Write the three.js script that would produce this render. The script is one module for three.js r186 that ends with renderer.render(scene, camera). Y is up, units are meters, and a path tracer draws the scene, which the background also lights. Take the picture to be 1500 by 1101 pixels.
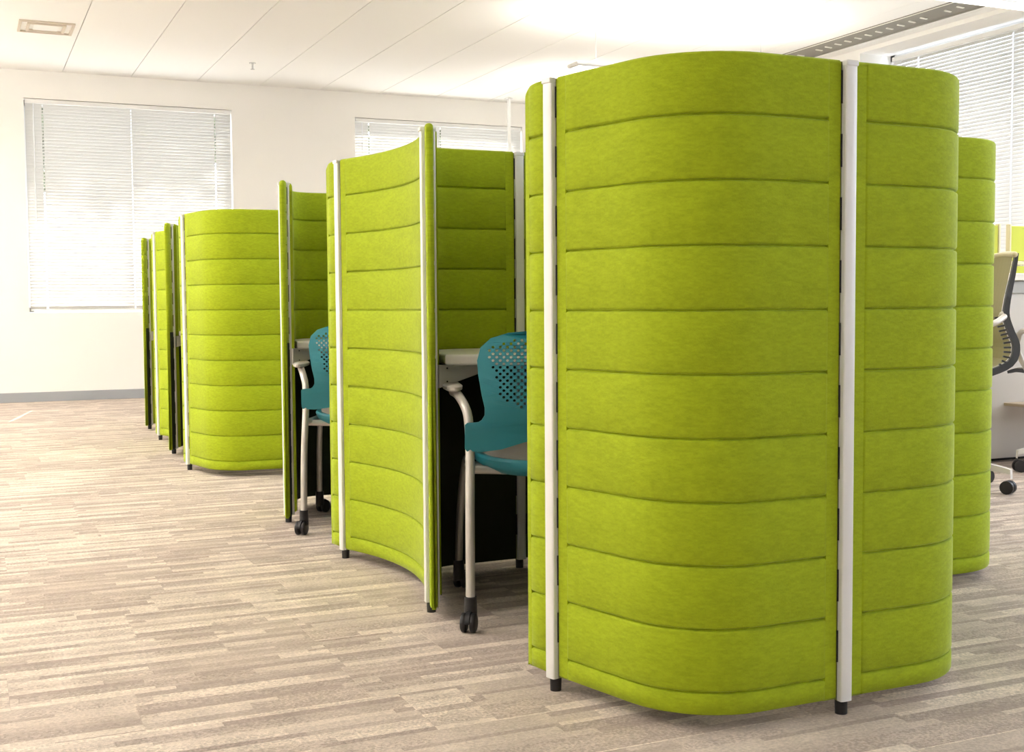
import * as THREE from 'three';
import { RoundedBoxGeometry } from 'three/addons/geometries/RoundedBoxGeometry.js';
import { mergeGeometries, toCreasedNormals, mergeVertices } from 'three/addons/utils/BufferGeometryUtils.js';
import { RectAreaLightUniformsLib } from 'three/addons/lights/RectAreaLightUniformsLib.js';

// World frame: x runs across the pod rows, -z runs along them, y is up, metres.
// In comments and helpers (u, v) means (-z, x).
const scene = new THREE.Scene();
const camera = new THREE.PerspectiveCamera(34.3, 1500 / 1101, 0.05, 80);
camera.rotation.order = 'YXZ';
camera.rotation.set(-0.0576, -0.4226, -0.0069);
camera.position.set(-1.6469, 0.8536, 1.993);
scene.add(camera);

const renderer = new THREE.WebGLRenderer({ antialias: true });
renderer.toneMapping = THREE.LinearToneMapping;
renderer.toneMappingExposure = 1.6;
renderer.shadowMap.enabled = true;
renderer.shadowMap.type = THREE.PCFSoftShadowMap;
RectAreaLightUniformsLib.init();

scene.background = new THREE.Color().setRGB(3.1, 3.45, 3.95);      // bright overcast-white sky
const sun = new THREE.DirectionalLight(new THREE.Color().setRGB(1, 0.95, 0.88), 24);
sun.position.set(2.4, 10.2, -22); sun.target.position.set(0, 0, -10);
sun.castShadow = true;
Object.assign(sun.shadow.camera, { left: -9, right: 9, top: 9, bottom: -9, near: 0.5, far: 50 });
sun.shadow.mapSize.set(2048, 2048);
scene.add(sun, sun.target);

// pendant luminaires: [u, v0, v1, dimmer], hung at PEND_Y; each one carries its own lights in its builder
const PEND_Y = 2.6, PEND_UP = 52, PEND_DOWN = 14, PEND_COLOR = new THREE.Color().setRGB(1, 0.96, 0.9);
const PENDANTS = [[6.0, 2.44, 4.3, 0.68], [8.4, 3.45, 4.5, 0.6], [8.4, -4.9, -2.3, 1.25], [6.0, -4.9, -2.1, 1.2], [3.4, -4.9, -2.1, 1.1],  // all after the first are unseen, added to brighten walls and pods
  [0.8, -4.9, -2.5, 0.9], [-1.8, -4.9, -2.5, 0.22], [3.4, 2.44, 4.3, 0.6], [0.8, 2.6, 4.3, 0.5]];

// ---------------------------------------------------------------- helpers
let seed = 20240611;
const rnd = () => { seed = (seed * 1664525 + 1013904223) >>> 0; return seed / 4294967296; };
const R = (a, b) => a + (b - a) * rnd();
const V3 = (x, y, z) => new THREE.Vector3(x, y, z);
const taken = {};
function numbered(name) { const n = taken[name] = (taken[name] ?? -1) + 1; return n ? `${name}_${String(n).padStart(3, '0')}` : name; }
function part(name, geo, mat, parent) {
  const m = new THREE.Mesh(geo, mat); m.name = name; m.castShadow = m.receiveShadow = true; parent.add(m); return m;
}
function thing(name, label, category, group) {
  const g = new THREE.Group(); g.name = numbered(name); g.userData = { label, category };
  if (group) g.userData.group = group;
  scene.add(g); return g;
}
function copy(o, label) { const c = o.clone(); c.name = numbered(o.name.replace(/_\d{3}$/, '')); c.userData = { ...o.userData }; if (label) c.userData.label = label; scene.add(c); return c; }
function structure(name, geo, mat) { const m = part(name, geo, mat, scene); m.userData.kind = 'structure'; return m; }
function box(w, h, d, x = 0, y = 0, z = 0) { const g = new THREE.BoxGeometry(w, h, d); g.translate(x, y, z); return g; }
function rbox(w, h, d, x = 0, y = 0, z = 0, r = 0.004, s = 2) { const g = new RoundedBoxGeometry(w, h, d, s, r); g.translate(x, y, z); return g; }
function plain(g) { const n = g.index ? g.toNonIndexed() : g; for (const k of Object.keys(n.attributes)) if (!['position', 'normal', 'uv'].includes(k)) n.deleteAttribute(k); return n; }
const merge = (list) => mergeGeometries(list.map(plain));
function tube(pts, r, seg = 24, rad = 10, tension = 0.5) {
  const c = new THREE.CatmullRomCurve3(pts.map((p) => V3(...p)), false, 'catmullrom', tension);
  const t = new THREE.TubeGeometry(c, seg, r, rad);
  const caps = [0, 1].map((e) => { const g = new THREE.SphereGeometry(r, rad, 6); const p = c.getPoint(e); g.translate(p.x, p.y, p.z); return g; });
  return merge([t, ...caps]);
}
// loops: array of rings (each an array of [x, y, z]); closed rings, optional flat end caps
function loft(rings, uvs, { caps = true, closed = true, crease = 0.7 } = {}) {
  const pos = [], uv = [], idx = [], n = rings[0].length;
  rings.forEach((r, i) => r.forEach((p, j) => { pos.push(...p); uv.push(...(uvs ? uvs(i, j, p) : [i, j])); }));
  const m = closed ? n : n - 1;
  for (let i = 0; i < rings.length - 1; i++) for (let j = 0; j < m; j++) {
    const a = i * n + j, b = i * n + (j + 1) % n, c = a + n, d = b + n;
    idx.push(a, b, d, a, d, c);
  }
  if (caps) for (const e of [0, rings.length - 1]) {
    const c = [0, 1, 2].map((k) => rings[e].reduce((s, p) => s + p[k], 0) / n), ci = pos.length / 3;
    pos.push(...c); uv.push(...(uvs ? uvs(e, 0, c) : [0, 0]));
    for (let j = 0; j < n; j++) { const a = e * n + j, b = e * n + (j + 1) % n; if (e) idx.push(ci, a, b); else idx.push(ci, b, a); }
  }
  const g = new THREE.BufferGeometry();
  g.setAttribute('position', new THREE.Float32BufferAttribute(pos, 3));
  g.setAttribute('uv', new THREE.Float32BufferAttribute(uv, 2));
  g.setIndex(idx);
  return toCreasedNormals(g, crease);
}

// ---------------------------------------------------------------- textures
function hash(x, y) { let h = (x * 374761393 + y * 668265263) | 0; h = Math.imul(h ^ (h >>> 13), 1274126177); return ((h ^ (h >>> 16)) >>> 0) / 4294967296; }
function vnoise(x, y, px, py) {   // periodic value noise
  const xi = Math.floor(x), yi = Math.floor(y), fx = x - xi, fy = y - yi, sx = fx * fx * (3 - 2 * fx), sy = fy * fy * (3 - 2 * fy);
  const h = (a, b) => hash(((a % px) + px) % px + px * 7, ((b % py) + py) % py + py * 13);
  const a = h(xi, yi), b = h(xi + 1, yi), c = h(xi, yi + 1), d = h(xi + 1, yi + 1);
  return a + (b - a) * sx + (c - a) * sy + (a - b - c + d) * sx * sy;
}
function dataTex(n, m, fn, srgb) {
  const d = new Uint8Array(n * m * 4);
  for (let y = 0; y < m; y++) for (let x = 0; x < n; x++) { const c = fn(x / n, y / m, x, y), i = (y * n + x) * 4; d[i] = c[0]; d[i + 1] = c[1]; d[i + 2] = c[2]; d[i + 3] = 255; }
  const t = new THREE.DataTexture(d, n, m); t.wrapS = t.wrapT = THREE.RepeatWrapping; t.magFilter = THREE.LinearFilter; t.minFilter = THREE.LinearMipmapLinearFilter; t.generateMipmaps = true;
  if (srgb) t.colorSpace = THREE.SRGBColorSpace; t.needsUpdate = true; return t;
}
// felted lime fabric: 0.5 m tile, slightly drawn out sideways
function feltValue(x, y) {
  return 0.2 * vnoise(x * 12, y * 22, 12, 22) + 0.5 * vnoise(x * 40, y * 110, 40, 110) + 0.3 * vnoise(x * 110, y * 230, 110, 230);
}
const feltMap = dataTex(512, 512, (x, y) => { const n = feltValue(x, y) - 0.5, g = (hash((x * 512) | 0, (y * 512) | 0) - 0.5) * 0.05, k = 1 + n * 0.17 + g; return [157 * k, 174 * k, Math.min(255, 4 + 6 * k + n * 12)]; }, true);
const feltBump = dataTex(512, 512, (x, y) => { const v = 255 * (0.6 * feltValue(x, y) + 0.4 * hash((x * 512) | 0, (y * 512) | 0)); return [v, v, v]; });
for (const t of [feltMap, feltBump]) t.repeat.set(2, 2);
// carpet planks: 1 m x 1 m sheet of four 0.25 m plank prints with sideways tufted streaks
const carpetRows = [];
{
  const N = 1024; let y = 0;
  while (y < N) {
    let h = Math.round(R(14, 42)); if (N - y - h < 14) h = N - y;
    const segs = []; let x = 0;
    while (x < N) { const w = Math.round(R(110, 560)); const t = rnd(); segs.push([x, Math.min(N, x + w), t < 0.3 ? R(0.0, 0.3) : t < 0.68 ? R(0.35, 0.65) : R(0.7, 1), rnd() < 0.5 ? 1 : 0.35]); x += w; }
    for (let k = 0; k < h && y + k < N; k++) carpetRows[y + k] = segs;
    y += h;
  }
}
function carpetAt(x, y) {
  for (const s of carpetRows[y]) if (x >= s[0] && x < s[1]) return s;
  return carpetRows[y][0];
}
const carpetLo = [164, 148, 138], carpetHi = [218, 204, 190];
function tuft(x, y) { return 0.6 * vnoise(x / 5, y / 4, 205, 256) + 0.4 * hash(x, y); }
const carpetMap = dataTex(1024, 1024, (fx, fy, x, y) => {
  const s = carpetAt((x + Math.round(3 * vnoise(x / 9, y / 3, 114, 342))) % 1024, y), t = s[2], k = 1 + (tuft(x, y) - 0.5) * (0.14 + 0.24 * s[3]) + (vnoise(fx * 16, fy * 10, 16, 10) - 0.5) * 0.08;
  return [0, 1, 2].map((i) => Math.min(255, (carpetLo[i] + (carpetHi[i] - carpetLo[i]) * t) * k));
}, true);
const carpetBump = dataTex(1024, 1024, (fx, fy, x, y) => { const s = carpetAt(x, y), v = 255 * Math.min(1, 0.25 * s[2] + 0.6 * tuft(x, y) * (0.5 + 0.5 * s[3])); return [v, v, v]; });
const plasterBump = dataTex(256, 256, (x, y) => { const v = 255 * (0.5 * vnoise(x * 40, y * 40, 40, 40) + 0.5 * vnoise(x * 110, y * 110, 110, 110)); return [v, v, v]; });
const tileBump = dataTex(256, 256, (x, y) => { const v = 255 * (0.4 * vnoise(x * 30, y * 30, 30, 30) + 0.6 * hash((x * 256) | 0, (y * 256) | 0)); return [v, v, v]; });

// ---------------------------------------------------------------- materials
const rgb = (r, g, b) => new THREE.Color().setRGB(r, g, b);
const std = (o) => new THREE.MeshStandardMaterial(o), phy = (o) => new THREE.MeshPhysicalMaterial(o);
const M = {
  felt: phy({ map: feltMap, bumpMap: feltBump, bumpScale: 0.0006, roughness: 0.92, sheen: 0.8, sheenColor: rgb(0.72, 0.78, 0.42), sheenRoughness: 0.55 }),
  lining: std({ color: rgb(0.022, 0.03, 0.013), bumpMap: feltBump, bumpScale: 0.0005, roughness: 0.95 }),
  carpet: std({ map: carpetMap, bumpMap: carpetBump, bumpScale: 0.003, roughness: 0.95 }),
  wall: std({ color: rgb(0.9, 0.88, 0.84), roughness: 0.85, bumpMap: plasterBump, bumpScale: 0.0004 }),
  ceiling: std({ color: rgb(0.9, 0.89, 0.86), roughness: 0.9, bumpMap: tileBump, bumpScale: 0.0003 }),
  joint: std({ color: rgb(0.4, 0.37, 0.33), roughness: 0.9 }),
  baseboard: std({ color: rgb(0.33, 0.34, 0.36), roughness: 0.6 }),
  strip: std({ color: rgb(0.84, 0.83, 0.81), roughness: 0.38, metalness: 0.1 }),
  postBody: std({ color: rgb(0.30, 0.33, 0.10), roughness: 0.7 }),
  slot: std({ color: rgb(0.02, 0.02, 0.018), roughness: 0.8 }),
  black: std({ color: rgb(0.014, 0.013, 0.014), roughness: 0.45 }),
  deskWhite: std({ color: rgb(0.78, 0.74, 0.66), roughness: 0.4 }),
  bracket: std({ color: rgb(0.66, 0.62, 0.55), roughness: 0.4, metalness: 0.15 }),
  teal: phy({ color: rgb(0.022, 0.235, 0.29), roughness: 0.42, clearcoat: 0.15, clearcoatRoughness: 0.5 }),
  chairMetal: std({ color: rgb(0.62, 0.58, 0.53), roughness: 0.36, metalness: 0.45 }),
  seatGrey: std({ color: rgb(0.30, 0.27, 0.23), roughness: 0.95, bumpMap: tileBump, bumpScale: 0.0008 }),
  blind: std({ color: rgb(0.82, 0.82, 0.80), roughness: 0.5 }),
  slat: phy({ color: rgb(0.68, 0.675, 0.655), roughness: 0.6, transmission: 0.03, thickness: 0 }),
  frame: std({ color: rgb(0.75, 0.77, 0.8), roughness: 0.45 }),
  glass: phy({ color: rgb(1, 1, 1), roughness: 0, transmission: 1, thickness: 0, ior: 1.45 }),
  diffuserGrey: std({ color: rgb(0.27, 0.255, 0.22), roughness: 0.6 }),
  vane: std({ color: rgb(0.9, 0.88, 0.8), roughness: 0.5 }),
  lampBody: std({ color: rgb(0.7, 0.68, 0.66), roughness: 0.4, metalness: 0.2 }),
  glow: std({ color: rgb(0.9, 0.9, 0.86), emissive: rgb(1, 0.93, 0.82), emissiveIntensity: 2.5, roughness: 0.6 }),
  chrome: std({ color: rgb(0.6, 0.6, 0.6), roughness: 0.25, metalness: 0.9 }),
  spine: std({ color: rgb(0.055, 0.058, 0.068), roughness: 0.35 }),
  mesh: phy({ color: rgb(0.26, 0.23, 0.09), roughness: 0.9, transmission: 0.15, thickness: 0, side: THREE.DoubleSide }),
  baseWhite: std({ color: rgb(0.75, 0.72, 0.68), roughness: 0.35 }),
  counter: std({ color: rgb(0.60, 0.56, 0.52), roughness: 0.55 }),
  counterGrey: std({ color: rgb(0.40, 0.39, 0.37), roughness: 0.5 }),
  rail: std({ color: rgb(0.62, 0.55, 0.34), roughness: 0.5 }),
  limeScreen: phy({ color: rgb(0.62, 0.66, 0.08), roughness: 0.8, transmission: 0.25, thickness: 0 }),
  ventFrame: std({ color: rgb(0.6, 0.52, 0.42), roughness: 0.6 }),
  tan: std({ color: rgb(0.55, 0.44, 0.32), roughness: 0.5 }),
  leaf: std({ color: rgb(0.10, 0.15, 0.06), roughness: 0.9 }),
  bark: std({ color: rgb(0.12, 0.1, 0.08), roughness: 0.95 }),
  ground: std({ color: rgb(0.45, 0.45, 0.43), roughness: 0.95 }),
};
for (const t of [plasterBump, tileBump]) t.repeat.set(4, 4);

// ---------------------------------------------------------------- the room
const ROOM = { u0: -6, u1: 10.023, v0: -5.2, v1: 5.41, h: 3.02 };
const W1 = [-1.09, 0.79], W2 = [2.03, 3.9], W0 = [-4.2, -2.32], SILL = 0.82, HEAD = 2.77;
function wallShape(len0, len1, h0, h1, holes, depth) {
  const s = new THREE.Shape([[len0, h0], [len1, h0], [len1, h1], [len0, h1]].map((p) => new THREE.Vector2(...p)));
  for (const [a, b, c, d] of holes) s.holes.push(new THREE.Path([[a, c], [a, d], [b, d], [b, c]].map((p) => new THREE.Vector2(...p))));
  return new THREE.ExtrudeGeometry(s, { depth, bevelEnabled: false });
}
{
  const g = wallShape(ROOM.v0 - 0.3, ROOM.v1 + 0.6, -0.1, ROOM.h + 0.2, [W0, W1, W2].map((w) => [...w, SILL, HEAD]), 0.25);
  g.translate(0, 0, -ROOM.u1 - 0.25); structure('wall_end', g, M.wall);
  const r = wallShape(-ROOM.u1, -ROOM.u0, -0.1, ROOM.h + 0.2, [[-6.4, -0.9, SILL, 2.985], [-0.3, 4.8, SILL, 2.985]], 0.42);
  r.rotateY(-Math.PI / 2); r.translate(ROOM.v1 + 0.42, 0, 0); structure('wall_right', r, M.wall);
  structure('wall_left', box(0.25, ROOM.h + 0.3, ROOM.u1 - ROOM.u0, ROOM.v0 - 0.125, ROOM.h / 2 + 0.05, -(ROOM.u0 + ROOM.u1) / 2), M.wall);
  structure('wall_back', box(ROOM.v1 - ROOM.v0 + 1, ROOM.h + 0.3, 0.25, 0.3, ROOM.h / 2 + 0.05, -ROOM.u0 + 0.125), M.wall);
  structure('baseboard_end', rbox(ROOM.v1 - ROOM.v0, 0.0885, 0.014, (ROOM.v0 + ROOM.v1) / 2, 0.0443, -ROOM.u1 + 0.007, 0.004), M.baseboard);
  structure('baseboard_right', rbox(0.014, 0.0885, ROOM.u1 - ROOM.u0, ROOM.v1 - 0.007, 0.0443, -(ROOM.u0 + ROOM.u1) / 2, 0.004), M.baseboard);
  structure('baseboard_left', rbox(0.014, 0.0885, ROOM.u1 - ROOM.u0, ROOM.v0 + 0.007, 0.0443, -(ROOM.u0 + ROOM.u1) / 2, 0.004), M.baseboard);
}
// ceiling: a slab with long panels under it, narrow open joints between them
{
  const slab = structure('ceiling', box(ROOM.v1 - ROOM.v0 + 1.2, 0.15, ROOM.u1 - ROOM.u0 + 0.5, 0.3, ROOM.h + 0.017 + 0.075, -(ROOM.u0 + ROOM.u1) / 2), M.joint);
  const p = 0.6055, gaps = [-6, -2, 2, 6, 10.023];
  const DV = [4.92, 5.25];
  const geos = {};
  for (let k = -8; k < 11; k++) {
    let a = Math.max(ROOM.v0, -0.7506 + p * k), b = Math.min(ROOM.v1, -0.7506 + p * (k + 1));
    if (b - a < 0.02) continue;
    const spans = (a < DV[0] && b > DV[1]) ? [[a, DV[0]], [DV[1], b]] : (a < DV[0] && b > DV[0]) ? [[a, DV[0]]] : (a < DV[1] && b > DV[1]) ? [[DV[1], b]] : (a >= DV[0] && b <= DV[1]) ? [] : [[a, b]];
    for (const [s, e] of spans) for (let i = 0; i < 4; i++) {
      const l = gaps[i + 1] - gaps[i], key = `${(e - s).toFixed(3)}_${l}`;
      geos[key] ??= rbox(e - s - 0.005, 0.014, l - 0.001, 0, 0, 0, 0.0012, 1);
      const m = part('ceiling_panel', geos[key], M.ceiling, slab); m.position.set((s + e) / 2, ROOM.h + 0.007, -(gaps[i] + gaps[i + 1]) / 2);
    }
  }
}
// floor: slab and carpet planks; the ones that show largest are pieces of their own
{
  const slab = structure('floor', box(ROOM.v1 - ROOM.v0 + 1.2, 0.1, ROOM.u1 - ROOM.u0 + 0.5, 0.3, -0.057, -(ROOM.u0 + ROOM.u1) / 2), M.joint);
  const PW = 0.25, PL = 1.0, variants = [];
  for (let i = 0; i < 8; i++) {
    const g = box(PL - 0.0006, 0.007, PW - 0.0006, 0, -0.0035, 0), uv = g.attributes.uv, ps = g.attributes.position, fl = i > 3 ? -1 : 1;
    for (let k = 0; k < uv.count; k++) uv.setXY(k, fl * ps.getX(k) + 0.5 + i * 0.13, (ps.getZ(k) + 0.125) + (i % 4) * 0.25);
    variants.push(g);
  }
  const list = [];
  camera.updateMatrixWorld(true); camera.updateProjectionMatrix();
  const fr = new THREE.Frustum().setFromProjectionMatrix(new THREE.Matrix4().multiplyMatrices(camera.projectionMatrix, camera.matrixWorldInverse));
  for (let z = -ROOM.u1 + PW / 2; z < -ROOM.u0; z += PW) {
    let x = ROOM.v0 - rnd() * PL + PL / 2;
    for (; x - PL / 2 < ROOM.v1; x += PL) {
      const s = new THREE.Sphere(V3(x, 0, z), 0.5);
      list.push({ x, z, i: Math.floor(rnd() * 8), d: Math.hypot(x - camera.position.x, z - camera.position.z) + (fr.intersectsSphere(s) ? 0 : 100) });
    }
  }
  list.sort((a, b) => a.d - b.d);
  const rest = [];
  list.forEach((q, n) => {
    if (n < 300) { const m = part('carpet_plank', variants[q.i], M.carpet, slab); m.position.set(q.x, 0, q.z); } else { const g = variants[q.i].clone(); g.translate(q.x, 0, q.z); rest.push(g); }
  });
  const m = part('carpet_planks', merge(rest), M.carpet, slab); m.userData.kind = 'stuff';
}
// ---------------------------------------------------------------- windows and blinds
function makeWindow(name, w, h, mullions) {          // centred on its sill, facing +z
  const g = new THREE.Group(); g.name = name; g.userData.kind = 'structure'; scene.add(g);
  const f = 0.05, bars = [box(w, f, 0.07, 0, f / 2, 0), box(w, f, 0.07, 0, h - f / 2, 0), box(f, h, 0.07, -w / 2 + f / 2, h / 2, 0), box(f, h, 0.07, w / 2 - f / 2, h / 2, 0)];
  for (const x of mullions) bars.push(box(0.05, h, 0.06, x, h / 2, 0));
  part('window_frame', merge(bars), M.frame, g);
  const xs = [-w / 2 + f, ...mullions, w / 2 - f];
  for (let i = 0; i < xs.length - 1; i++) { const p = part('pane', box(xs[i + 1] - xs[i] - 0.03, h - 2 * f + 0.01, 0.006, (xs[i] + xs[i + 1]) / 2, h / 2, 0), M.glass, g); p.castShadow = false; }
  return g;
}
function sill(parent, w, d) { part('window_sill', rbox(w, 0.02, d, 0, -0.004, 0.5 * d - 0.08, 0.004), M.blind, parent); }
function makeBlind(label, w, h, cords, tilt) {           // hangs from y = 0 down to -h
  const g = thing('venetian_blind', label, 'blind');
  part('headrail', rbox(w, 0.038, 0.042, 0, -0.019, 0, 0.004), M.blind, g);
  part('bottom_rail', rbox(w, 0.016, 0.028, 0, -h + 0.008, 0, 0.005), M.blind, g);
  // crowned slat, cut by a narrow route slot at every ladder cord
  const SW = 0.034, n = Math.round((h - 0.084) / 0.0295), P = (h - 0.084) / n, segs = [], ends = [-w / 2, ...cords.flatMap((c) => [c - 0.006, c + 0.006]), w / 2];
  const arc = (x) => [-2, -1, 0, 1, 2].map((k) => [x, 0.0028 * (1 - k * k / 4), k / 4 * SW]);
  for (let k = 0; k < ends.length; k += 2) { const a = arc(ends[k]), b = arc(ends[k + 1]), th = (r) => [...r, ...r.slice().reverse().map(([x, y, z]) => [x, y - 0.0006, z])]; segs.push(loft([th(a), th(b)], null, { crease: 0.5 })); }
  for (const c of cords) for (const e of [-1, 1]) segs.push(box(0.013, 0.0006, 0.006, c, 0.0004, e * (SW / 2 - 0.0035)));
  const geo = merge(segs); geo.rotateX(tilt);             // negative tilt: outer edge down, inner edge up
  for (let i = 0; i <= n; i++) { const m = part('slat', geo, M.slat, g); m.position.y = -0.054 - i * P; }
  for (const c of cords) for (const dz of [-0.0135, 0.0135]) part('ladder_cord', box(0.0014, h - 0.05, 0.0014, c, -h / 2 - 0.02, dz * 1.3), M.blind, g);
  return g;
}
function wand(g, x, len) { part('tilt_wand', new THREE.CylinderGeometry(0.004, 0.004, len, 8).translate(x, -0.04 - len / 2, 0.03), M.frame, g); }
{
  const names = [[W1, 'window_1', 'white venetian blind in the end-wall window above the grey baseboard'], [W2, 'window_2', 'white venetian blind in the far end-wall window beside the white pole'], [W0, 'window_3', 'white venetian blind in the end-wall window near the left wall']];
  for (const [w, nm, label] of names) {
    const c = (w[0] + w[1]) / 2, ww = w[1] - w[0], o = makeWindow(nm, ww, HEAD - SILL, [0]);
    o.position.set(c, SILL, -ROOM.u1 - 0.17); sill(o, ww - 0.01, 0.16);
    const b = makeBlind(label, ww - 0.02, HEAD - SILL - 0.02, [-0.78, 0, 0.78], -1.0); b.position.set(c, HEAD - 0.004, -ROOM.u1 - 0.03);
    wand(b, -0.86, 1.15);
  }
  const o4 = makeWindow('window_4', 5.5, 2.985 - SILL, [-1.375, 0, 1.375]); o4.rotation.y = -Math.PI / 2; o4.position.set(ROOM.v1 + 0.37, SILL, -3.65); sill(o4, 5.49, 0.3);
  const o5 = makeWindow('window_5', 5.1, 2.985 - SILL, [-1.275, 0, 1.275]); o5.rotation.y = -Math.PI / 2; o5.position.set(ROOM.v1 + 0.37, SILL, 2.25); sill(o5, 5.09, 0.3);
  const rb = [[6.3, 3.68, 'white venetian blind in the side window beside the wall corner, above the desk screens']];
  for (const [a, b2, label] of rb) {
    const b = makeBlind(label, a - b2, 2.985 - SILL - 0.03, [-(a - b2) / 2 + 0.3, 0, (a - b2) / 2 - 0.3], 1.12); b.rotation.y = -Math.PI / 2; b.position.set(ROOM.v1 + 0.28, 2.95, -(a + b2) / 2);
    b.scale.y = 1; wand(b, -(a - b2) / 2 + 0.12, 1.1);
  }
}
// ---------------------------------------------------------------- padded panels and posts
const H = 1.345, T = 0.02, YB = 0.032, GROOVES = Array.from({ length: 10 }, (_, k) => 0.079 + 0.1272 * k);
// resample a plan path [[u, v], ...] and give centre points, unit normals (pointing to the outer side) and arc length
function planPath(pts, outerSign) {
  const n = pts.length, out = []; let s = 0;
  for (let i = 0; i < n; i++) {
    const a = pts[Math.max(0, i - 1)], b = pts[Math.min(n - 1, i + 1)], dx = b[0] - a[0], dy = b[1] - a[1], l = Math.hypot(dx, dy);
    if (i) s += Math.hypot(pts[i][0] - pts[i - 1][0], pts[i][1] - pts[i - 1][1]);
    out.push({ u: pts[i][0], v: pts[i][1], nu: outerSign * -dy / l, nv: outerSign * dx / l, s });
  }
  return out;
}
function along(path, s) {
  let i = 1; while (i < path.length - 1 && path[i].s < s) i++;
  const a = path[i - 1], b = path[i], t = (s - a.s) / (b.s - a.s || 1), mix = (k) => a[k] + (b[k] - a[k]) * t;
  const nu = mix('nu'), nv = mix('nv'), l = Math.hypot(nu, nv);
  return { u: mix('u'), v: mix('v'), nu: nu / l, nv: nv / l, s };
}
const LINE = GROOVES[5];
const at = (p, off, y) => [p.v + p.nv * off, y, -(p.u + p.nu * off)];   // off = 0 on the outer face, negative inwards
function stations(path, s0, s1, min) {        // arc-length stations that keep the path's own bends
  const st = [s0]; for (const p of path) if (p.s > s0 + 0.004 && p.s < s1 - 0.004) st.push(p.s); st.push(s1);
  const o = []; for (let i = 0; i < st.length - 1; i++) { const k = Math.max(1, Math.ceil((st[i + 1] - st[i]) / min)); for (let j = 0; j < k; j++) o.push(st[i] + (st[i + 1] - st[i]) * j / k); } o.push(s1); return o;
}
// opts: b0, b1 border widths, round: 'start' | 'end' free vertical end with a rounded top corner
function makePanel(parent, pts, outerSign, opts = {}, name = 'padded_panel') {
  const path = planPath(pts, outerSign), len = path[path.length - 1].s, b0 = opts.b0 ?? 0.03, b1 = opts.b1 ?? 0.03, rc = 0.04, REC = 0.006;
  const fromFree = (s) => opts.round === 'end' ? len - s : opts.round === 'start' ? s : 9;
  const topAt = (s) => { const q = fromFree(s); return q < rc ? H - rc + Math.sqrt(Math.max(0, rc * rc - (rc - q) ** 2)) : H; };
  const inset = (s) => { const q = fromFree(s), r = T / 2; return q < r ? r - Math.sqrt(Math.max(0, r * r - (r - q) ** 2)) : 0; };
  const st = [...new Set([...stations(path, 0, len, 0.1), b0 - 0.002, b0, len - b1, len - b1 + 0.002, ...(opts.round ? [0.003, 0.008, 0.017, 0.028, 0.04].map((q) => (opts.round === 'end' ? len - q : q)) : [])])].filter((s) => s >= 0 && s <= len).sort((a, b) => a - b);
  const rings = st.map((s) => {
    const p = along(path, s), inB = s > b0 - 0.001 && s < len - b1 + 0.001, e = inB ? REC : inset(s), yt = topAt(s), r = T / 2 - e, ring = [at(p, -e, YB + 0.006), at(p, -e, yt - r)];
    const c = -T / 2, tall = inB ? r - 0.004 : r;
    for (let k = 1; k < 6; k++) { const a = Math.PI * k / 6; ring.push(at(p, c + r * Math.cos(a), yt - r + tall * Math.sin(a))); }
    ring.push(at(p, -T + e, yt - r), at(p, -T + e, YB + 0.006), at(p, -T + e + 0.006, YB), at(p, -e - 0.006, YB));
    return ring;
  });
  const core = part(name, loft(rings, (i, j, q) => [st[i] + (j > 6 ? 3 : 0), q[1]]), M.felt, parent);
  // padded bands on both faces; soft rounded edges along the stitched grooves
  const s0 = b0 - 0.0025, s1 = len - b1 + 0.0025; if (s1 - s0 < 0.02) return core;
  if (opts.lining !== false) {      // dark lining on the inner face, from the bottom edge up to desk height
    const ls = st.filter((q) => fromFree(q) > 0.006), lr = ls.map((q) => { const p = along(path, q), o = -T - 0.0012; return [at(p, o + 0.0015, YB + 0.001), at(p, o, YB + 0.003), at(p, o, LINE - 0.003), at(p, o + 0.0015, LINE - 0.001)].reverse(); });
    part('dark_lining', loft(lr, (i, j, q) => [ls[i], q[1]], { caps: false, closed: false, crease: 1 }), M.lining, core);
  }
  for (const face of opts.faces ?? [0, 1]) {
    for (let k = 0; k <= GROOVES.length; k++) {
      if (face && opts.lining !== false && k <= 5) continue;
      const ya = k ? GROOVES[k - 1] + 0.0016 : YB + 0.002, last = k === GROOVES.length;
      const e = 0.005, bs = [s0, s0 + 0.002, s0 + 0.007, ...stations(path, s0 + 0.007, s1 - 0.007, 0.07).slice(1, -1), s1 - 0.007, s1 - 0.002, s1];
      const loops = bs.map((s, i) => {
        const p = along(path, s), yb = last ? topAt(s) : GROOVES[k] - 0.0016;
        const edge = Math.min(1, Math.min(s - s0, s1 - s) / 0.007), ez = Math.sqrt(1 - (1 - edge) ** 2), D = (o) => face ? -T + o : -o;   // o: depth below the face
        const q = [], lift = (f) => REC * (1 - f * (0.9 + 0.1 * ez)) - 0.0012 * f * ez;
        const h = yb - ya;
        q.push([D(REC), ya]);
        for (const [dy, f] of [[0.0004, 0.45], [0.002, 0.8], [e, 1]]) q.push([D(lift(f)), ya + dy]);
        q.push([D(lift(1.03)), ya + h / 2]);
        if (!last) { for (const [dy, f] of [[e, 1], [0.002, 0.8], [0.0004, 0.45]]) q.push([D(lift(f)), yb - dy]); q.push([D(REC), yb]); } else {
          const r = T / 2; q.push([D(lift(1)), yb - r]);
          for (const a of [0.35, 0.75, 1.15]) q.push([D(lift(1) + (r - lift(1)) * (1 - Math.cos(a))), yb - r + r * Math.sin(a)]);
          q.push([D(r), yb]);
        }
        const pts2 = q.map(([o, y]) => at(p, o, y)); return face ? pts2.reverse() : pts2;
      });
      const g = loft(loops, (i, j, q) => [bs[i] + 0.37 * face, q[1]], { caps: false, closed: false, crease: 1.0 });
      part('padded_band', g, M.felt, core);
    }
  }
  return core;
}
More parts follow.
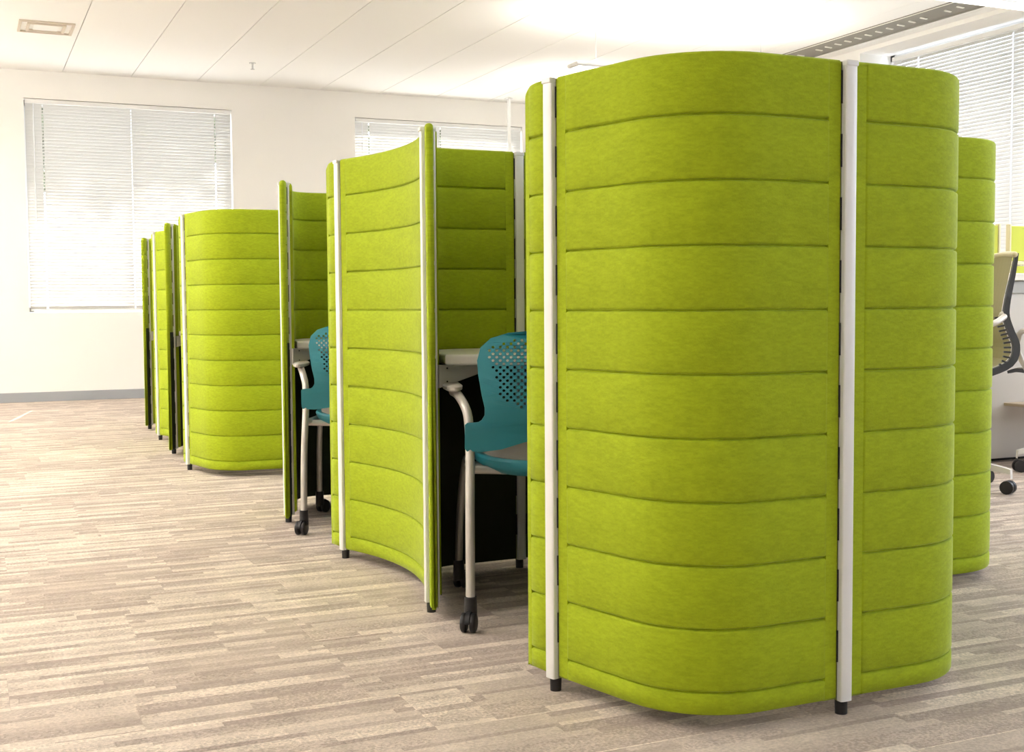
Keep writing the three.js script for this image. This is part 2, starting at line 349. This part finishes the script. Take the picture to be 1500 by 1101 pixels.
// aluminium post with cover strips on the outer and inner face, slotted rails beside the strip and a black foot
function makePost(parent, u, v, nu, nv, sides = [1, -1]) {
  const l = Math.hypot(nu, nv), ang = Math.atan2(nv, -nu), g = new THREE.Group();   // local +z = outer normal
  const body = part('post', box(0.03, H - 0.034, T - 0.008, 0, (H - 0.034) / 2 + 0.03, -T / 2), M.postBody, parent);
  body.position.set(v, 0, -u); body.rotation.y = Math.atan2(nv / l, -nu / l);
  for (const sd of sides) {
    const z = sd > 0 ? 0.004 : -T - 0.001;
    const s = new THREE.Shape(); s.moveTo(-0.0145, -0.006); s.lineTo(0.0145, -0.006); s.lineTo(0.0145, 0.004); s.quadraticCurveTo(0.0145, 0.007, 0.011, 0.0078); s.quadraticCurveTo(0, 0.0096, -0.011, 0.0078); s.quadraticCurveTo(-0.0145, 0.007, -0.0145, 0.004); s.closePath();
    const e = new THREE.ExtrudeGeometry(s, { depth: H - 0.012 - 0.03, bevelEnabled: false, curveSegments: 5 }); e.rotateX(-Math.PI / 2); if (sd > 0) e.rotateY(Math.PI); if (sd > 0) e.scale(1, 1, 1);
    e.rotateY(0); e.translate(0, 0.03, z);
    part('cover_strip', e, M.strip, body);
    part('strip_cap', rbox(0.0305, 0.012, 0.018, 0, H - 0.0085, z + sd * 0.002, 0.003), M.strip, body);
    const slots = [];
    for (const x of [-0.0168, 0.0168]) for (let k = 0; k < 10; k++) slots.push(box(0.0044, 0.066, 0.006, x, 0.165 + 0.1272 * k - 0.02, sd > 0 ? -0.002 : -T + 0.002));
    part('slot_row', merge(slots), M.slot, body);
  }
  part('foot', new THREE.CylinderGeometry(0.0135, 0.0125, 0.034, 14).translate(0, 0.017, -T / 2 + 0.004), M.black, body);
  return body;
}
// one half of a rounded end, outer face, from the axis (uEnd, 0) round to the flank point; dir = +1 when the flank runs to larger u
function capHalf(uEnd, dir, side, flank, R0) {
  const [fu, fw] = flank.end, phi = flank.phi, L = Math.abs(fu - uEnd), vk = fw - L * Math.tan(phi), turn = Math.PI / 2 - phi, tn = R0 * Math.tan(turn / 2), vs = vk - tn;
  const pts = [[0, 0.0], [0, vs * 0.5], [0, vs]], c = [R0, vs];
  for (let i = 1; i <= 9; i++) { const a = turn * i / 9; pts.push([c[0] - R0 * Math.cos(a), c[1] + R0 * Math.sin(a)]); }
  const p0 = pts[pts.length - 1]; for (let i = 1; i <= 3; i++) pts.push([p0[0] + (L - p0[0]) * i / 3, p0[1] + (fw - p0[1]) * i / 3]);
  return pts.map(([a, b]) => [uEnd + dir * a, side * b]);
}
function trim(pts, a, b) { const p = planPath(pts, 1), len = p[p.length - 1].s; return stations(p, a, len - b, 9).map((s) => { const q = along(p, s); return [q.u, q.v]; }); }
const UA = 0.4018, WD = 0.472, LP = 1.58, FL = 0.2356, PITCH = 1.59, PG = 0.019;
function endCap(g, uEnd, dir, side, flank, R0, faces) {
  // outer side sign: normals must point away from the inside of the pod
  const pts = trim(capHalf(uEnd, dir, side, flank, R0), PG, PG), sign = side * dir;
  makePanel(g, pts, sign, { faces });
}
function stub(g, u0, u1, side, v0, v1, faces) {       // short free end beyond a post, rounded top corner
  const pts = [[u0, side * v0], [(u0 + u1) / 2, side * (v0 + v1) / 2], [u1, side * v1]];
  makePanel(g, pts, side * Math.sign(u1 - u0), { b0: 0.014, b1: 0.022, round: 'end', faces }, 'end_panel');
}
const sinF = Math.sin(FL), cosF = Math.cos(FL);
// a pod: near rounded end, open side on the left with two free end pieces, closed side on the right, tighter far end that holds the desk
function farEnd(g, off) {
  for (const sd of [-1, 1]) endCap(g, off + 1.597, -1, sd, { end: [off + 1.2, 0.4455], phi: 0.262 }, 0.13);
  makePost(g, off + 1.597, 0, 1, 0);
  for (const sd of [-1, 1]) makePost(g, off + 1.178, sd * WD, 0.2, sd);
}
function sides(g, off) {
  // left: free ends either side of the way in
  stub(g, off + UA + PG, off + UA + 0.105, -1, WD + 0.003, WD + 0.016);
  stub(g, off + 1.178 - PG, off + 1.178 - 0.1, -1, WD + 0.005, WD + 0.034);
  // right: straight closing panel
  makePanel(g, [[off + UA + PG, WD], [off + 0.6, WD], [off + 0.98, WD], [off + 1.178 - PG, WD]], 1);
}
const podGroup = 'lime green padded workstation pods';
const podA = thing('workstation_pod', 'large lime green padded pod with its rounded end out on the open carpet', 'workstation pod', podGroup);
{
  const flank = { end: [UA, WD], phi: FL };
  for (const sd of [-1, 1]) { endCap(podA, 0, 1, sd, flank, 0.216); makePost(podA, UA, sd * WD, -sinF, sd * cosF); }
  makePost(podA, 0, 0, -1, 0);
  sides(podA, 0); farEnd(podA, 0);
}
const podB = thing('workstation_pod', 'lime green pod with an inward-curved wall between two white posts, joined behind the rounded pod', 'workstation pod', podGroup);
{
  for (const sd of [-1, 1]) {
    endCap(podB, 1.612, 1, sd, { end: [1.97, 0.4455], phi: 0.262 }, 0.13);
    makePost(podB, PITCH + UA, sd * WD, -sinF * 0.6, sd * cosF);
    // inward-curved closing panel between the two posts
    const a = 1.178 + PG, b = PITCH + UA - PG, n = 14, pts = [];
    for (let i = 0; i <= n; i++) { const t = i / n, x = 2 * t - 1; pts.push([a + (b - a) * t, sd * (WD - 0.076 * (1 - x * x))]); }
    makePanel(podB, pts, sd, { lining: false });
  }
  sides(podB, PITCH); farEnd(podB, PITCH);
}
podA.rotation.y = podB.rotation.y = 0.0081;
// second cluster further down the row, set back a little and turned
const podC = copy(podA, 'rounded lime green pod across the gap behind the second teal chair'), podD = copy(podB, 'lime green pod joined to the pod across the gap, nearest the end wall');
for (const p of [podC, podD]) { p.position.set(-0.1319, 0, -4.122); p.rotation.y = -0.0485; }
// the pod in the next row, its rounded end seen past the first pod
const podE = thing('workstation_pod', 'lime green padded pod in the next row, in front of the office chair', 'workstation pod', podGroup);
{
  const fr = { end: [UA, WD], phi: FL }, fl = { end: [UA, 0.36], phi: 0.06 };
  endCap(podE, 0, 1, 1, fr, 0.216); endCap(podE, 0, 1, -1, fl, 0.216);
  makePost(podE, 0, 0, -1, 0); makePost(podE, UA, WD, -sinF, cosF); makePost(podE, UA, -0.36, -0.06, -1);
  stub(podE, UA + PG, UA + 0.105, 1, WD + 0.004, WD + 0.008);
  makePanel(podE, [[UA + PG, -0.36], [0.6, -0.36], [0.98, -0.36], [1.178 - PG, -0.36]], -1);
  endCap(podE, 1.61, -1, 1, { end: [1.2, WD], phi: FL }, 0.216); endCap(podE, 1.61, -1, -1, { end: [1.2, 0.36], phi: 0.06 }, 0.216);
  makePost(podE, 1.61, 0, 1, 0); makePost(podE, 1.178, WD, 0.2, 1); makePost(podE, 1.178, -0.36, 0.06, -1);
  podE.position.set(0.905, 0, -0.778);
}
// ---------------------------------------------------------------- desks in the pods
function makeDesk(label) {
  const g = thing('pod_desk', label, 'desk', 'cream desks fixed inside the pods');
  const s = new THREE.Shape(), P = [];
  const inner = [[1.19, -0.414], [1.26, -0.402], [1.42, -0.37], [1.47, -0.352], [1.53, -0.31], [1.562, -0.26], [1.571, -0.2], [1.571, 0.2], [1.562, 0.26], [1.53, 0.31], [1.47, 0.352], [1.42, 0.37], [1.26, 0.402], [1.19, 0.414]];
  for (const [u, v] of inner) P.push([v, u]);
  for (let i = 0; i <= 14; i++) { const t = 1 - i / 14 * 2; P.push([0.425 * t, 1.155 - 0.11 * (1 - t * t)]); }
  P.forEach(([x, y], i) => (i ? s.lineTo(x, y) : s.moveTo(x, y))); s.closePath();
  const e = new THREE.ExtrudeGeometry(s, { depth: 0.018, bevelEnabled: true, bevelThickness: 0.006, bevelSize: 0.006, bevelOffset: -0.006, bevelSegments: 3 });
  e.rotateX(-Math.PI / 2); e.translate(0, 0.696, 0);
  part('desktop', toCreasedNormals(e, 0.6), M.deskWhite, g);
  for (const sd of [-1, 1]) {
    const b = new THREE.Shape(); b.moveTo(0, 0); b.lineTo(0, -0.062); b.lineTo(0.155, -0.018); b.lineTo(0.155, 0); b.closePath();
    const bg = new THREE.ExtrudeGeometry(b, { depth: 0.02, bevelEnabled: true, bevelSize: 0.001, bevelThickness: 0.001, bevelSegments: 1 }); bg.translate(0, 0.689, -0.01);
    const m = part('bracket', bg, M.bracket, g); m.position.set(sd * 0.437, 0, -1.185); m.rotation.y = sd < 0 ? 0.12 : Math.PI - 0.12;
    const sc = []; for (const y of [-0.008, -0.045]) sc.push(new THREE.CylinderGeometry(0.0024, 0.0024, 0.003, 8).rotateX(Math.PI / 2).translate(0.024, 0.689 + y, sd < 0 ? 0.0115 : -0.0115));
    part('screw', merge(sc), M.black, m);
  }
  return g;
}
const desk = makeDesk('cream desk inside the large rounded pod, in front of a teal chair');
desk.rotation.y = 0.0081;
const desk2 = copy(desk, 'cream desk in the pod with the inward-curved wall, behind the second teal chair');
desk2.position.set(-Math.sin(0.0081) * PITCH, 0, -PITCH * Math.cos(0.0081)); desk2.rotation.y = 0.0081;
const desk3 = copy(desk, 'cream desk in the pod across the gap, without a chair'); desk3.position.copy(podC.position); desk3.rotation.y = -0.0485;
const desk4 = copy(desk, 'cream desk in the pod nearest the end wall'); desk4.rotation.y = -0.0485; desk4.position.set(podC.position.x + Math.sin(0.0485) * PITCH, 0, podC.position.z - Math.cos(0.0485) * PITCH);
{
  const c = part('power_cable', tube([[0.06, 0.68, -1.54], [0.075, 0.55, -1.53], [0.05, 0.3, -1.52], [0.035, 0.12, -1.5], [0.06, 0.03, -1.47], [0.12, 0.008, -1.42], [0.3, 0.008, -1.4]], 0.007, 40, 8), M.black, scene);
  c.userData = { label: 'black power cable hanging from the desk to the carpet by the inner post', category: 'cable' };
}
// ---------------------------------------------------------------- teal stacking chairs on casters (local +z = forward is -z in world before turning)
function caster(x, z, ang) {
  const w = [];
  for (const s of [-1, 1]) { const c = new THREE.LatheGeometry([[0, -0.008], [0.02, -0.008], [0.0255, -0.005], [0.0255, 0.005], [0.02, 0.008], [0.006, 0.009], [0, 0.009]].map((p) => new THREE.Vector2(...p)), 20); c.rotateZ(Math.PI / 2); c.translate(s * 0.0125, 0.0255, 0); w.push(c); }
  const hood = new THREE.CylinderGeometry(0.0275, 0.0275, 0.012, 18, 1, false, 0, Math.PI); hood.rotateZ(Math.PI / 2); hood.rotateX(0); hood.translate(0, 0.027, 0);
  const stem = new THREE.CylinderGeometry(0.0165, 0.0175, 0.055, 14); stem.translate(0, 0.062, -0.022);
  const g = merge([...w, hood, stem]); g.translate(0, 0, 0.022); g.rotateY(ang); g.translate(x, 0, z); return g;
}
function makeChair(label) {
  const g = thing('stacking_chair', label, 'chair', 'teal chairs with perforated backs');
  // local frame: x right, y up, -z forward
  // back shell: outline in (x, y), perforated, then bent round the sitter
  const half = [[0.0, 0.79], [0.09, 0.789], [0.155, 0.783], [0.2, 0.769], [0.226, 0.745], [0.235, 0.71], [0.232, 0.67], [0.224, 0.62], [0.216, 0.585], [0.216, 0.565], [0.223, 0.553], [0.232, 0.547], [0.262, 0.545], [0.268, 0.54], [0.268, 0.475], [0.262, 0.468], [0.22, 0.466], [0.17, 0.472], [0.11, 0.49], [0.05, 0.503], [0, 0.507]];
  const outline = [...half, ...half.slice(1, -1).reverse().map(([x, y]) => [-x, y])];
  const dense = []; outline.forEach((p, i) => { const q = outline[(i + 1) % outline.length], k = Math.max(1, Math.ceil(Math.hypot(q[0] - p[0], q[1] - p[1]) / 0.02)); for (let j = 0; j < k; j++) dense.push(new THREE.Vector2(p[0] + (q[0] - p[0]) * j / k, p[1] + (q[1] - p[1]) * j / k)); });
  const s = new THREE.Shape(dense);
  for (let r = 0; r < 26; r++) {
    const y = 0.772 - r * 0.0088; if (r < 1) continue;
    const t = (0.763 - y) / 0.2, hw = t < 0.12 ? 0.218 * (0.72 + 2.3 * t) : 0.218 - 0.06 * t - (t > 0.75 ? (t - 0.75) * 0.32 : 0);
    for (let k = -13; k <= 13; k++) { const x = (k + (r % 2) * 0.5) * 0.0185; if (Math.abs(x) > hw) continue; s.holes.push(new THREE.Path(Array.from({ length: 8 }, (_, i) => new THREE.Vector2(x + 0.0042 * Math.cos(-i * Math.PI / 4), y + 0.0037 * Math.sin(-i * Math.PI / 4))))); }
  }
  const e = new THREE.ExtrudeGeometry(s, { depth: 0.006, bevelEnabled: false, curveSegments: 4 });
  const p = e.attributes.position;
  for (let i = 0; i < p.count; i++) {
    const x = p.getX(i), y = p.getY(i), z = p.getZ(i), t = (y - 0.5) / 0.29;
    const lean = 0.196 + 0.06 * t + 0.02 * Math.sin(Math.max(0, t) * 3.1), wrap = -0.8 * x * x * Math.max(0, Math.min(1, t * 1.6));
    p.setZ(i, lean + wrap + (z - 0.006));
  }
  e.computeVertexNormals();
  part('backrest', toCreasedNormals(e, 0.5), M.teal, g);
  // seat pan and cushion
  const ring = (w, d, y, z0, n = 40) => Array.from({ length: n }, (_, i) => { const a = i / n * Math.PI * 2, c = Math.cos(a), sn = Math.sin(a), k = 0.62; return [w * Math.sign(c) * Math.abs(c) ** k, y + 0.012 * (c * c), z0 + d * Math.sign(sn) * Math.abs(sn) ** k]; });
  part('seat_pan', loft([ring(0.15, 0.15, 0.385, -0.03), ring(0.2, 0.19, 0.392, -0.03), ring(0.228, 0.222, 0.412, -0.03), ring(0.236, 0.23, 0.432, -0.03), ring(0.232, 0.226, 0.44, -0.03), ring(0.2, 0.19, 0.436, -0.03)].map((r) => r), null, { crease: 0.9 }), M.teal, g);
  part('seat_cushion', loft([ring(0.215, 0.208, 0.436, -0.03), ring(0.214, 0.207, 0.448, -0.03), ring(0.2, 0.193, 0.459, -0.03), ring(0.12, 0.11, 0.463, -0.03)], (i, j, q) => [q[0], q[2]], { crease: 0.9 }), M.seatGrey, g);
  for (const sd of [-1, 1]) {
    part('rear_leg', tube([[sd * 0.26, 0.08, 0.235], [sd * 0.258, 0.3, 0.215], [sd * 0.254, 0.47, 0.178], [sd * 0.256, 0.55, 0.162], [sd * 0.264, 0.585, 0.145], [sd * 0.279, 0.612, 0.1], [sd * 0.289, 0.618, 0.05]], 0.0125, 40, 12), M.chairMetal, g);
    part('front_leg', tube([[sd * 0.26, 0.08, -0.235], [sd * 0.255, 0.25, -0.205], [sd * 0.243, 0.395, -0.15], [sd * 0.236, 0.412, -0.05], [sd * 0.245, 0.416, 0.1], [sd * 0.254, 0.42, 0.19]], 0.0115, 40, 12), M.chairMetal, g);
    const pad = loft([[0.012, 0.0], [0.02, 0.004], [0.021, 0.013], [0.014, 0.018]].map(([w, y], i) => Array.from({ length: 22 }, (_, j) => { const a = j / 22 * Math.PI * 2; return [sd * 0.29 + (w + 0.006) * Math.cos(a), 0.622 + y, 0.02 + (0.085 + w * 1.5) * Math.sign(Math.sin(a)) * Math.abs(Math.sin(a)) ** 0.8]; })), null, { crease: 0.9 });
    part('armrest', pad, M.bracket, g);
    part('caster', caster(sd * 0.26, 0.235, sd * 0.3), M.black, g); part('caster', caster(sd * 0.26, -0.235, 2.6), M.black, g);
  }
  part('crossbar', tube([[-0.245, 0.405, -0.02], [0, 0.392, -0.03], [0.245, 0.405, -0.02]], 0.0115, 16, 10), M.chairMetal, g);
  part('crossbar', tube([[-0.25, 0.41, 0.12], [0, 0.4, 0.1], [0.25, 0.41, 0.12]], 0.0115, 16, 10), M.chairMetal, g);
  return g;
}
// placed by its left rear and left front caster, (u, v) in the first cluster's frame
function placeChair(o, rear, front) {
  const f = [front[0] - rear[0], front[1] - rear[1]], l = Math.hypot(...f), fu = f[0] / l, fv = f[1] / l;
  const cu = (rear[0] + front[0]) / 2 - fv * 0.26, cv = (rear[1] + front[1]) / 2 + fu * 0.26;   // right of forward (fu, fv) is (-fv, fu)
  const a = 0.0081, x = cv * Math.cos(a) + -cu * Math.sin(a), z = -cv * Math.sin(a) - cu * Math.cos(a);
  o.position.set(x, 0, z); o.rotation.y = Math.atan2(-fv, fu) + a;
}
const chairA = makeChair('teal chair with a perforated back and grey legs, in the way into the rounded pod'); placeChair(chairA, [0.946, -0.443], [1.4, -0.292]);
const chairB = copy(chairA, 'teal perforated-back chair in the pod behind the inward-curved wall'); placeChair(chairB, [2.484, -0.48], [2.933, -0.29]);
// ---------------------------------------------------------------- office chairs by the far desk
function makeTaskChair(label) {
  const g = thing('office_chair', label, 'office chair', 'office chairs with olive mesh');
  // side profile in (z back, y): back top, lumbar, lower bulge, sweep into the seat, front edge; -z is forward
  const prof = [[0.24, 1.07], [0.224, 0.98], [0.2, 0.86], [0.194, 0.79], [0.214, 0.72], [0.236, 0.66], [0.22, 0.6], [0.14, 0.56], [0.05, 0.535], [-0.08, 0.522], [-0.2, 0.52], [-0.26, 0.505]];
  const curve = new THREE.CatmullRomCurve3(prof.map(([z, y]) => V3(0, y, z)), false, 'catmullrom', 0.5);
  for (const sd of [-1, 1]) {
    const x = sd * 0.225, n = 40, rings = [];
    for (let i = 0; i <= n; i++) { const q = curve.getPoint(i / n), t = curve.getTangent(i / n), w = 0.018 + 0.016 * Math.sin(Math.PI * Math.min(1, i / n)), nz = t.y, ny = -t.z; rings.push([[x - 0.011, q.y + ny * -0.004, q.z + nz * -0.004], [x + 0.011, q.y + ny * -0.004, q.z + nz * -0.004], [x + 0.011, q.y - ny * w, q.z - nz * w], [x - 0.011, q.y - ny * w, q.z - nz * w]]); }
    part('side_spine', loft(rings, null, { crease: 0.6 }), M.spine, g);
    for (let i = 0; i < 12; i++) { const t = 0.28 + i * 0.026, q = curve.getPoint(t), tg = curve.getTangent(t), m = part('spine_rib', box(0.012, 0.008, 0.03), M.spine, g); m.position.set(x, q.y + tg.z * 0.018, q.z - tg.y * -0.018); m.rotation.x = Math.atan2(-tg.z, -tg.y) * 0.6; }
  }
  const rows = []; for (let i = 0; i <= 36; i++) { const q = curve.getPoint(i / 36), r = []; for (let j = 0; j <= 8; j++) { const x = -0.216 + 0.432 * j / 8, sag = 0.012 * (1 - (x / 0.216) ** 2); r.push([x, q.y - (i > 18 ? sag : 0), q.z + (i < 20 ? sag : 0)]); } rows.push(r); }
  const m = part('mesh_sling', loft(rows, (i, j, q) => [q[0], q[1]], { caps: false, closed: false, crease: 1.2 }), M.mesh, g); m.geometry.computeVertexNormals();
  part('top_rail', tube([[-0.235, 1.062, 0.241], [0, 1.07, 0.26], [0.235, 1.062, 0.241]], 0.013, 16, 8), M.rail, g);
  for (const sd of [-1, 1]) part('arm_loop', tube([[sd * 0.235, 0.79, 0.2], [sd * 0.275, 0.76, 0.14], [sd * 0.285, 0.72, 0.0], [sd * 0.28, 0.7, -0.12], [sd * 0.27, 0.6, -0.14], [sd * 0.235, 0.49, -0.1]], 0.014, 30, 8), M.chairMetal, g);
  part('rear_brace', tube([[-0.225, 0.8, 0.195], [0, 0.775, 0.24], [0.225, 0.8, 0.195]], 0.014, 20, 8), M.chairMetal, g);
  part('column', merge([new THREE.CylinderGeometry(0.026, 0.026, 0.32, 16).translate(0, 0.3, 0), rbox(0.22, 0.05, 0.24, 0, 0.455, 0, 0.015)]), M.spine, g);
  for (let i = 0; i < 5; i++) {
    const a = i / 5 * Math.PI * 2 + 0.3, leg = loft([[0.02, 0.15, 0.022, 0.05], [0.16, 0.14, 0.018, 0.035], [0.29, 0.118, 0.014, 0.024], [0.318, 0.11, 0.012, 0.02], [0.32, 0.075, 0.012, 0.006]].map(([r, y, w, h]) => [[r, y, -w], [r, y, w], [r, y - h, w], [r, y - h, -w]]), null, { crease: 0.5 });
    const b = part('base_arm', leg, M.baseWhite, g); b.rotation.y = a;
    const c = part('caster', merge([-1, 1].map((s) => new THREE.CylinderGeometry(0.03, 0.03, 0.02, 18).rotateX(Math.PI / 2).translate(0.305, 0.03, s * 0.014))), M.black, g); c.rotation.y = a;
  }
  return g;
}
const toWorld = (X, Z) => { const s = Math.sin(0.42258), c = Math.cos(0.42258), x = X - 0.6847, z = Z - 2.493; return [x * c + z * s, -(-x * s + z * c)]; };   // camera-ground frame to world
{
  const a = makeTaskChair('office chair with olive mesh back and dark side spines beside the next-row pod'), [x, z] = toWorld(1.985, 5.6);
  a.position.set(x, 0, z); a.rotation.y = Math.PI / 2 - 0.4226 - 0.1;
  const b = copy(a, 'office chair with a white base in front of the counter-height desk'), [x2, z2] = toWorld(2.86, 6.1);
  b.position.set(x2, 0, z2); b.rotation.y = -0.093;
}
// counter-height desk with lime screens
{
  const g = thing('workstation_desk', 'greige counter-height desk with lime screens standing under the side window', 'desk');
  const v0 = 2.75, v1 = 4.75, w = v1 - v0, c = (v0 + v1) / 2;
  part('front_panel', rbox(w, 0.88, 0.03, 0, 0.46, 0, 0.003), M.counter, g);
  part('plinth', box(w - 0.06, 0.03, 0.4, 0, 0.015, -0.24), M.black, g);
  part('cabinet_body', box(w - 0.02, 0.87, 0.62, 0, 0.465, -0.33), M.counter, g);
  part('drawer_rail', rbox(w, 0.066, 0.05, 0, 0.934, 0.0, 0.004), M.counterGrey, g);
  part('worktop', rbox(w + 0.04, 0.04, 0.75, 0, 0.988, -0.33, 0.006), M.deskWhite, g);
  part('screen_rail', rbox(w, 0.024, 0.04, 0, 1.078, -0.36, 0.006), M.rail, g);
  for (const [a, b] of [[-0.985, -0.5], [-0.44, 0.002], [0.07, 0.53], [0.59, 0.985]]) {
    part('screen', rbox(b - a - 0.03, 0.2, 0.018, (a + b) / 2, 1.19, -0.36, 0.004), M.limeScreen, g);
    for (const e of [a + 0.007, b - 0.007]) part('screen_post', rbox(0.014, 0.29, 0.03, e, 1.155, -0.36, 0.003), M.rail, g);
    part('lower_screen', rbox(b - a - 0.03, 0.052, 0.02, (a + b) / 2, 1.036, -0.36, 0.003), M.limeScreen, g);
  }
  part('shelf', rbox(0.8, 0.016, 0.3, 0.07, 0.31, 0.16, 0.004), M.tan, g);
  g.position.set(c, 0, -2.87);
}
// ---------------------------------------------------------------- ceiling and wall fittings
{
  const g = thing('linear_air_diffuser', 'long grey slotted air diffuser in the ceiling along the side window', 'air diffuser');
  const u0 = -3, u1 = 9.6, L = u1 - u0, c = (u0 + u1) / 2;
  part('backing', box(0.33, 0.01, L, 0, 0.012, 0), M.diffuserGrey, g);
  for (const x of [-0.162, 0.162]) part('edge_frame', rbox(0.008, 0.016, L, x, 0.004, 0, 0.002), M.diffuserGrey, g);
  part('slot_line', rbox(0.006, 0.006, L, -0.118, 0.005, 0, 0.0015), M.vane, g);
  const vg = rbox(0.075, 0.008, 0.018, 0, 0.003, 0, 0.002);
  for (let u = 4.2; u < 8.4; u += 0.125) { if (Math.abs((u % 1.5) - 0.7) < 0.06) continue; const m = part('vane', vg, M.vane, g); m.position.set(0.03, 0, -(u - c)); m.rotation.y = 0.15; }
  g.position.set(5.085, ROOM.h, -c);
}
{
  const g = thing('ceiling_vent', 'square white stepped air vent set in the ceiling before the end-wall window', 'air vent');
  const ringBox = (o, i, y, h) => { const s = new THREE.Shape([[-o, -o], [o, -o], [o, o], [-o, o]].map((p) => new THREE.Vector2(...p))); s.holes.push(new THREE.Path([[-i, -i], [-i, i], [i, i], [i, -i]].map((p) => new THREE.Vector2(...p)))); const e = new THREE.ExtrudeGeometry(s, { depth: h, bevelEnabled: false }); e.rotateX(Math.PI / 2); e.translate(0, y, 0); return e; };
  part('outer_frame', ringBox(0.2, 0.178, 0, 0.012), M.ventFrame, g); part('inner_frame', ringBox(0.14, 0.118, 0, 0.014), M.ventFrame, g);
  part('centre_plate', rbox(0.18, 0.008, 0.18, 0, -0.006, 0, 0.002), M.ceiling, g);
  g.position.set(-1.0, ROOM.h, -8.15);
  const s = thing('sprinkler_head', 'small chrome sprinkler head hanging from the ceiling near the end wall', 'sprinkler');
  part('stem', new THREE.CylinderGeometry(0.008, 0.008, 0.05, 10).translate(0, -0.025, 0), M.chrome, s);
  part('escutcheon', new THREE.CylinderGeometry(0.03, 0.03, 0.006, 16).translate(0, -0.003, 0), M.chrome, s);
  part('deflector', new THREE.CylinderGeometry(0.018, 0.018, 0.004, 12).translate(0, -0.056, 0), M.chrome, s);
  s.position.set(0.761, ROOM.h, -8.93);
  const p = thing('power_pole', 'slim white floor-to-ceiling pole in front of the far end-wall window', 'pole');
  part('pole', rbox(0.03, ROOM.h - 0.02, 0.03, 0, ROOM.h / 2, 0, 0.003), M.blind, p); part('base_plate', rbox(0.07, 0.01, 0.07, 0, 0.005, 0, 0.002), M.blind, p); part('ceiling_plate', rbox(0.07, 0.01, 0.07, 0, ROOM.h - 0.005, 0, 0.002), M.blind, p);
  p.position.set(3.62, 0, -9.75);
}
PENDANTS.forEach(([u, v0, v1, dim], i) => {
  const L = v1 - v0, g = thing('pendant_light', i ? 'linear white pendant light added out of view to brighten the room' : 'linear white pendant light just above the rounded pod', 'pendant light', i ? 'added linear pendant lights out of view' : undefined);
  part('housing', rbox(L, 0.03, 0.16, 0, 0, 0, 0.012, 3), M.lampBody, g);
  part('lower_diffuser', box(L - 0.06, 0.003, 0.12, 0, -0.0165, 0), M.glow, g); part('upper_diffuser', box(L - 0.06, 0.003, 0.12, 0, 0.0165, 0), M.glow, g);
  for (const x of [-L / 2 + 0.2, L / 2 - 0.2]) part('hanger', box(0.003, ROOM.h - PEND_Y, 0.003, x, (ROOM.h - PEND_Y) / 2, 0), M.chrome, g);
  g.position.set((v0 + v1) / 2, PEND_Y, -u);
  for (const up of [0, 1]) {
    const l = new THREE.RectAreaLight(PEND_COLOR, (up ? PEND_UP : PEND_DOWN) * dim, L - 0.06, 0.12); l.position.set((v0 + v1) / 2, PEND_Y + (up ? 0.021 : -0.021), -u);
    l.lookAt(l.position.x, up ? 9 : -9, l.position.z); scene.add(l);
  }
});
// ---------------------------------------------------------------- outside the windows: ground and trees
{
  structure('ground_outside', box(60, 0.1, 60, 0, -0.6, -20 - 20), M.ground);
  const spots = [[-1.5, -19, 4.4, 1.9], [0.8, -18, 4.6, 1.7], [4.2, -20, 4.9, 2.0], [7.5, -19, 4.6, 1.8]];
  spots.push([1.25, -17, 10.75, 2.6, 0.55, 2300], [-4.2, -17.5, 10.6, 2.4, 0.6, 1600]);  // tall crowns added out of view, shaped to keep sun off the upper blinds
  spots.forEach(([x, z, y, r, flat = 0.8, n = 900], k) => {
    const g = thing('tree', k < 4 ? 'low leafy tree outside, behind the end-wall blinds' : 'tall leafy tree added out of view to shade the end-wall blinds', 'tree', k < 4 ? 'low trees outside the end wall' : 'added unseen tall trees that shade the end wall');
    part('trunk', new THREE.CylinderGeometry(0.1, 0.16, y + 0.5, 10).translate(k < 4 ? 0 : 1.5, y / 2 - 0.3, 0), M.bark, g);
    const leaf = new THREE.PlaneGeometry(0.16, 0.1), im = new THREE.InstancedMesh(leaf, M.leaf, n), m4 = new THREE.Matrix4(), q = new THREE.Quaternion(), e = new THREE.Euler();
    for (let i = 0; i < n; i++) { const a = R(0, 6.283), b = Math.acos(R(-1, 1)), d = r * Math.cbrt(R(0.25, 1)); e.set(R(0, 6), R(0, 6), R(0, 6)); q.setFromEuler(e); m4.compose(V3(d * Math.sin(b) * Math.cos(a), y + flat * d * Math.cos(b), d * Math.sin(b) * Math.sin(a)), q, V3(1, 1, 1).multiplyScalar(R(1, 2.4))); im.setMatrixAt(i, m4); }
    im.name = 'foliage'; im.userData.kind = 'stuff'; g.add(im);
    g.position.set(x, -0.55, z);
  });
}
renderer.render(scene, camera);
